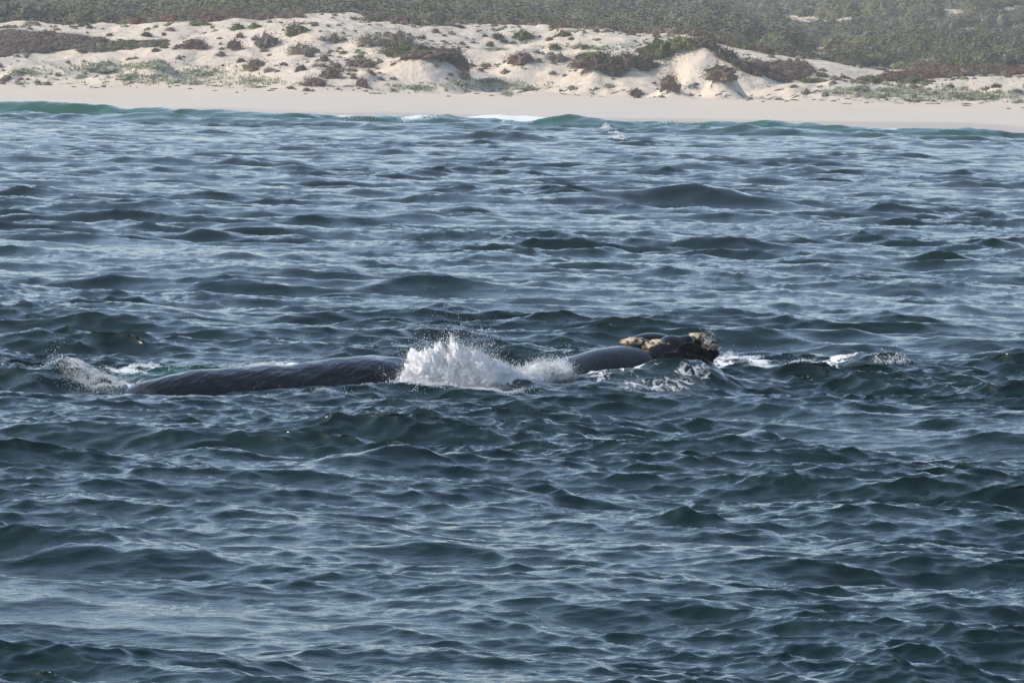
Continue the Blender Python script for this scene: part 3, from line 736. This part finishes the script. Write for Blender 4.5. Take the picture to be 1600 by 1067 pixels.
def scatter(n, x0, x1, y0, y1, w0, w1, kinds, label, group, aspect=.42, seed=0):
    g = random.Random(seed)
    for i in range(n):
        wd = g.uniform(w0, w1)
        px, py, kd = g.uniform(x0, x1), g.uniform(y0, y1), g.choice(kinds)
        what = ('tiny ' if wd < 9 else 'small ' if wd < 16 else 'middling ') + {'brown': 'brown', 'grey': 'grey brown', 'dark': 'dark', 'green': 'olive green', 'pale': 'pale green'}[kd] + ' bush'
        shrub(px, py, wd, wd * g.uniform(.75, 1.25) * aspect, kd, single_out(px, py, what, label), group)
scatter(24, 280, 560, 62, 116, 7, 24, ['brown', 'grey', 'grey', 'dark'], 'small brown or grey bush among the hummocks of the left dune', 'small bushes on the left dune', seed=1)
scatter(12, 20, 280, 46, 118, 6, 20, ['grey', 'dark', 'green'], 'small bush on the open sand of the far left dune', 'small bushes on the far left dune', seed=2)
scatter(26, 560, 1080, 48, 80, 5, 18, ['grey', 'green', 'dark', 'brown'], 'small bush on the sand just under the middle crest', 'small bushes under the middle crest', seed=3)
scatter(14, 540, 1050, 100, 140, 6, 16, ['grey', 'brown'], 'small low tuft on the lower middle dune', 'tufts on the lower middle dune', seed=4)
scatter(16, 1240, 1600, 112, 150, 8, 24, ['grey', 'green', 'pale'], 'small bush in the low hummocks of the right dune', 'small bushes on the right dune', seed=5)
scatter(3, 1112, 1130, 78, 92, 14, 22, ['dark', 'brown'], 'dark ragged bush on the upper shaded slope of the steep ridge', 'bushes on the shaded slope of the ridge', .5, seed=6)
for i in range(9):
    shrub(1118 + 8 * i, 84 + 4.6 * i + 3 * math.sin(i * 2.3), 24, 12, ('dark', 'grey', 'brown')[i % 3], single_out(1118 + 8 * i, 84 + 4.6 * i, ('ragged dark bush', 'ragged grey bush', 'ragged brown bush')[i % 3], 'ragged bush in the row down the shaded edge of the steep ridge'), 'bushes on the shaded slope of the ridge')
PALE = [(155, 114, 64, 16), (243, 109, 48, 16), (200, 127, 52, 12), (35, 117, 42, 8), (128, 124, 32, 7), (278, 131, 38, 11), (304, 134, 32, 8), (398, 128, 34, 8), (405, 138, 32, 6),
        (320, 120, 40, 9), (766, 131, 46, 11), (793, 149, 26, 10), (825, 143, 66, 7), (952, 139, 24, 9), (712, 133, 42, 9), (648, 142, 42, 10), (1306, 149, 32, 11), (1380, 153, 70, 13),
        (1340, 143, 50, 9), (1492, 153, 42, 12), (1546, 157, 52, 10), (1593, 162, 28, 8), (1430, 160, 60, 8), (776, 80, 50, 6), (905, 76, 32, 8), (935, 79, 26, 7)]
for px, py, a, b in PALE:
    lab = ('pale grey green herb cushion low on the left dune foot' if px < 500 else 'pale grey green herb cushion on the middle dune foot' if px < 1000 else 'pale grey green herb cushion in the low hummocks of the right dune')
    shrub(px, py, a, b * .8, 'pale', single_out(px, py, ('wide ' if a > 44 else 'small ' if a < 32 else '') + 'pale green cushion', lab), lab.replace('cushion', 'cushions'))

# rounded trees that stand out of the scrub on the hill
def hill_trees():
    g = random.Random(12)
    data = []
    for i in range(4):
        me = shrub_mesh('hill_tree', 90 + i, 900, .035, .35, .7); me.materials.append(LEAF['scrub']); data.append(me)
    spots = [(1080, 24), (1150, 20), (1210, 34), (1262, 22), (1300, 40), (1395, 38), (1430, 30), (1500, 36), (1545, 22), (1580, 44), (1120, 44), (1230, 56), (1180, 52), (1330, 56), (1450, 52), (1360, 70), (1250, 12), (1420, 10),
             (960, 22), (900, 12), (840, 26), (1010, 40), (760, 16), (700, 22), (610, 12), (520, 8), (60, 14), (150, 16), (230, 10), (420, 10), (30, 30), (90, 28)]
    for i, (px, py) in enumerate(spots):
        p = hit(px, py, 880, 2600); s = K * p[1]
        o = obj('hill_tree', data[i % 4]); wd = g.uniform(38, 70) * s
        o.location = (p[0], p[1], p[2] - .4); o.scale = (wd, wd * .8, g.uniform(13, 20) * s); o.rotation_euler = (0, 0, g.uniform(0, 6.28))
        o['label'] = single_out(px, py, 'rounded hill tree crown', 'broad rounded tree crown standing out of the olive scrub on the hill'); o['category'] = 'tree'; o['group'] = 'rounded trees in the hill scrub'
hill_trees()

# ------------------------------------------------------------------ scrub masses (nobody could count these)
def scrub_mass(name, pts, scales, kinds, label):
    """one object: dome shrubs set on points by geometry nodes"""
    me = bpy.data.meshes.new(name); me.vertices.add(len(pts)); me.vertices.foreach_set('co', np.asarray(pts, np.float32).ravel()); me.update()
    at = me.attributes.new('size', 'FLOAT_VECTOR', 'POINT'); at.data.foreach_set('vector', np.asarray(scales, np.float32).ravel())
    o = obj(name, me, kind='stuff', label=label, category='scrub')
    ng = bpy.data.node_groups.new(name, 'GeometryNodeTree')
    ng.interface.new_socket('Geometry', in_out='INPUT', socket_type='NodeSocketGeometry'); ng.interface.new_socket('Geometry', in_out='OUTPUT', socket_type='NodeSocketGeometry')
    n = ng.nodes; gi, go = n.new('NodeGroupInput'), n.new('NodeGroupOutput')
    src = bpy.data.collections.new(name + '_kinds')
    for i, (k_, m_) in enumerate(kinds):
        so = bpy.data.objects.new('shrub_source', m_); src.objects.link(so)
    ci = n.new('GeometryNodeCollectionInfo'); ci.inputs['Collection'].default_value = src; ci.inputs['Separate Children'].default_value = True; ci.inputs['Reset Children'].default_value = True
    ip = n.new('GeometryNodeInstanceOnPoints'); ip.inputs['Pick Instance'].default_value = True
    na = n.new('GeometryNodeInputNamedAttribute'); na.data_type = 'FLOAT_VECTOR'; na.inputs['Name'].default_value = 'size'
    rv = n.new('FunctionNodeRandomValue'); rv.data_type = 'FLOAT_VECTOR'; rv.inputs[0].default_value = (0, 0, 0); rv.inputs[1].default_value = (.1, .1, 6.28)
    mp = n.new('GeometryNodeMeshToPoints')
    L = ng.links
    L.new(gi.outputs[0], mp.inputs[0]); L.new(mp.outputs[0], ip.inputs['Points']); L.new(ci.outputs[0], ip.inputs['Instance'])
    L.new([s for s in na.outputs if s.enabled][0], ip.inputs['Scale']); L.new([s for s in rv.outputs if s.enabled][0], ip.inputs['Rotation'])
    L.new(ip.outputs[0], go.inputs[0])
    md = o.modifiers.new('scatter', 'NODES'); md.node_group = ng
    return o
def build_scrub():
    g = np.random.default_rng(21)
    mk = lambda k_, s, n, lf: (k_, (lambda m: (m.materials.append(LEAF[k_]), m)[1])(shrub_mesh('scrub_' + k_, s, n, lf, .22, .6)))
    kinds = [mk('scrub', 41, 420, .036), mk('scrub', 42, 420, .036), mk('scrub', 43, 420, .036), mk('scrub_grey', 44, 400, .036), mk('green', 45, 400, .036)]
    # hill
    n = 60000
    Y = 850 + (2500 - 850) * g.random(n) ** 1.35
    x = g.uniform(-.135, .135, n) * Y
    t = Y - shore(x)
    px = 800 + x / (K * Y)
    z = land(x, Y)
    py = 119 + (px - 800) * math.tan(ROLL) - (z - H) / (K * Y)
    start = np.interp(px, [0, 1000, 1150, 1300, 1600], [186, 190, 200, 190, 170]) + 10 * vnoise(x / 8, Y / 8, 61)
    bare = (vnoise(x / 34, Y / 60, 62) + .5 * vnoise(x / 11, Y / 20, 63)) > .78           # sandy openings
    keep = (t > start) & ~bare
    for sx, sy, rx, ry in ((1178, 76, 30, 11), (1285, 85, 58, 12), (1330, 118, 70, 12), (1400, 108, 40, 7), (1370, 96, 14, 4), (133, 36, 10, 8), (1370, 4, 14, 5), (1475, 28, 30, 12), (1340, 28, 22, 8)):
        keep &= (((px - sx) / rx) ** 2 + ((py - sy) / ry) ** 2) > 1
    x, Y, z = x[keep], Y[keep], z[keep]
    s = g.uniform(2.4, 6.0, len(x)) * (0.6 + Y / 1500) * (1 + .45 * vnoise(x / 40, Y / 70, 65)); hh = s * g.uniform(.28, .52, len(x))
    scrub_mass('hillside_scrub', np.stack([x, Y, z - .1], 1), np.stack([s, s, hh], 1), kinds, 'dense olive scrub covering the hill behind the dunes')
    # rusty band along the dune crest and the rusty flats
    kr = [mk('rust', 51, 200, .07), mk('brown', 52, 200, .07), mk('grey', 53, 200, .07), mk('green', 54, 160, .07)]
    n = 9000
    px = g.uniform(-60, 1660, n); x = X780(px); Y = shore(x) + g.uniform(176, 212, n)
    m = vnoise(x / 9, Y / 14, 64) + .25 * np.sin(px / 130.0) > -.15
    x, Y = x[m], Y[m]
    s = g.uniform(1.0, 2.6, len(x))
    scrub_mass('crest_scrub', np.stack([x, Y, land(x, Y) - .1], 1), np.stack([s, s, s * g.uniform(.3, .5, len(x))], 1), kr, 'band of rusty brown scrub along the dune crest')
    def patch(name, poly, n, kinds_, s0, s1, asp, label):
        poly = np.array(poly, float); lo, hi = poly.min(0), poly.max(0)
        pts, sc = [], []
        while len(pts) < n:
            q = g.uniform(lo, hi); ins = False
            for (ax, ay), (bx, by) in zip(poly, np.roll(poly, -1, 0)):
                if (ay > q[1]) != (by > q[1]) and q[0] < (bx - ax) * (q[1] - ay) / (by - ay) + ax: ins = not ins
            if not ins: continue
            p = hit(q[0], q[1]); s_ = g.uniform(s0, s1)
            pts.append(p - [0, 0, .1]); sc.append((s_, s_, s_ * asp * g.uniform(.7, 1.3)))
        scrub_mass(name, pts, sc, kinds_, label)
    # fine litter, twigs and seedlings scattered over the whole dune face
    n = 10000
    x = X780(g.uniform(-60, 1660, n)); Y = shore(x) + g.uniform(72, 195, n)
    dens = .5 + .8 * vnoise(x / 11, Y / 9, 66) + .7 * vnoise(x / 3.6, Y / 4, 67) + .35 * vnoise(x / 45, Y / 60, 68) - .7 * (1 - sstep(75, 120, Y - shore(x)))
    m = dens > g.uniform(.35, 1.5, n)
    x, Y = x[m], Y[m]
    s = g.uniform(.3, 1.25, len(x)) ** 1.3
    kl = [mk('brown', 71, 60, .14), mk('grey', 72, 60, .14), mk('grey', 73, 60, .14), mk('pale', 74, 60, .14), mk('green', 75, 60, .14)]
    scrub_mass('dune_seedlings', np.stack([x, Y, land(x, Y) - .05], 1), np.stack([s, s, s * g.uniform(.3, .6, len(x))], 1), kl, 'countless tiny tufts and twigs scattered over the dune sand')
    kb = [mk('brown', 61, 200, .06), mk('grey', 62, 200, .06), mk('brown', 63, 200, .06)]
    patch('scrub_mat', [(-20, 54), (60, 52), (120, 58), (165, 66), (120, 76), (40, 86), (-20, 90)], 420, kb, 1.2, 2.6, .3, 'wide low mat of brown scrub at the far left of the dunes')
    patch('scrub_mat', [(1165, 98), (1260, 100), (1275, 115), (1240, 128), (1215, 128), (1180, 112)], 300, kr[:3], 1.0, 2.2, .3, 'rusty brown scrub mat beyond the steep ridge')
    patch('scrub_mat', [(1330, 128), (1380, 118), (1450, 106), (1600, 100), (1620, 116), (1500, 120), (1420, 128)], 420, kr[:2], 1.0, 2.2, .3, 'long rusty bank of scrub on the low right dune')
    patch('scrub_mat', [(110, 76), (180, 66), (260, 64), (262, 72), (200, 78), (130, 84)], 160, [kb[1], kr[3]], 1.0, 2.0, .25, 'olive and brown strip of scrub beside the wide brown mat')
build_scrub()

# ------------------------------------------------------------------ pale grass and weed on the sand
def build_grass():
    g = np.random.default_rng(33)
    C = []
    for cx, cy, rx, ry, n in ((150, 108, 60, 9, 170), (230, 104, 50, 8, 150), (270, 124, 110, 10, 300), (400, 128, 60, 8, 120), (760, 135, 90, 8, 200), (650, 138, 60, 6, 90), (1400, 146, 100, 12, 420),
                              (1520, 150, 90, 10, 280), (40, 116, 40, 6, 50), (560, 60, 60, 8, 50), (900, 74, 80, 6, 90), (330, 112, 60, 10, 120)):
        for i in range(int(n * .6)):
            C.append(hit(cx + g.normal() * rx * .5, cy + g.normal() * ry * .5))
    V, F = [], []
    for c in C:
        for b in range(9):
            a = g.uniform(0, 6.28); r = g.uniform(0, .55); hgt = g.uniform(.18, .5); wd = g.uniform(.05, .1)
            p = c + np.array([math.cos(a) * r, math.sin(a) * r, -.05]); q = g.uniform(0, 6.28); tv = np.array([math.cos(q) * wd, math.sin(q) * wd, 0])
            i = len(V); V += [p - tv, p + tv, p + np.array([math.cos(a) * .25, math.sin(a) * .25, hgt])]; F.append((i, i + 1, i + 2))
    obj('dune_grass', mesh_np('dune_grass', V, F, False), LEAF['pale'], kind='stuff', label='thin pale dune grass spread over the lower sand', category='grass')
    V, F = [], []
    for i in range(170):
        px = g.uniform(-20, 1620); base = np.interp(px, [0, 400, 800, 1200, 1600], [128, 136, 142, 150, 160])
        p = hit(px, base + g.normal() * 5)
        n = 6; L_ = g.uniform(.2, 1.3); wd = g.uniform(.06, .22); a = g.normal() * .35
        k_ = len(V)
        for j in range(n):
            s_ = (j / (n - 1) - .5) * L_; x, y = p[0] + s_ * math.cos(a), p[1] + s_ * math.sin(a) + .15 * g.normal()
            zz = float(land(np.array([x]), np.array([y]))[0]); hw = wd * (1 - abs(j / (n - 1) - .5) * 1.4)
            V += [(x, y - hw, zz - .02), (x, y, zz + .05 + hw * .6), (x, y + hw, zz - .02)]
        for j in range(n - 1):
            for b in (0, 1): F.append((k_ + 3 * j + b, k_ + 3 * j + 3 + b, k_ + 3 * j + 4 + b, k_ + 3 * j + 1 + b))
    obj('beach_weed', mesh_np('beach_weed', V, F, False), LEAF['dark'], kind='stuff', label='dark strands of dried weed and twigs strewn along the upper beach', category='beach weed')
build_grass()
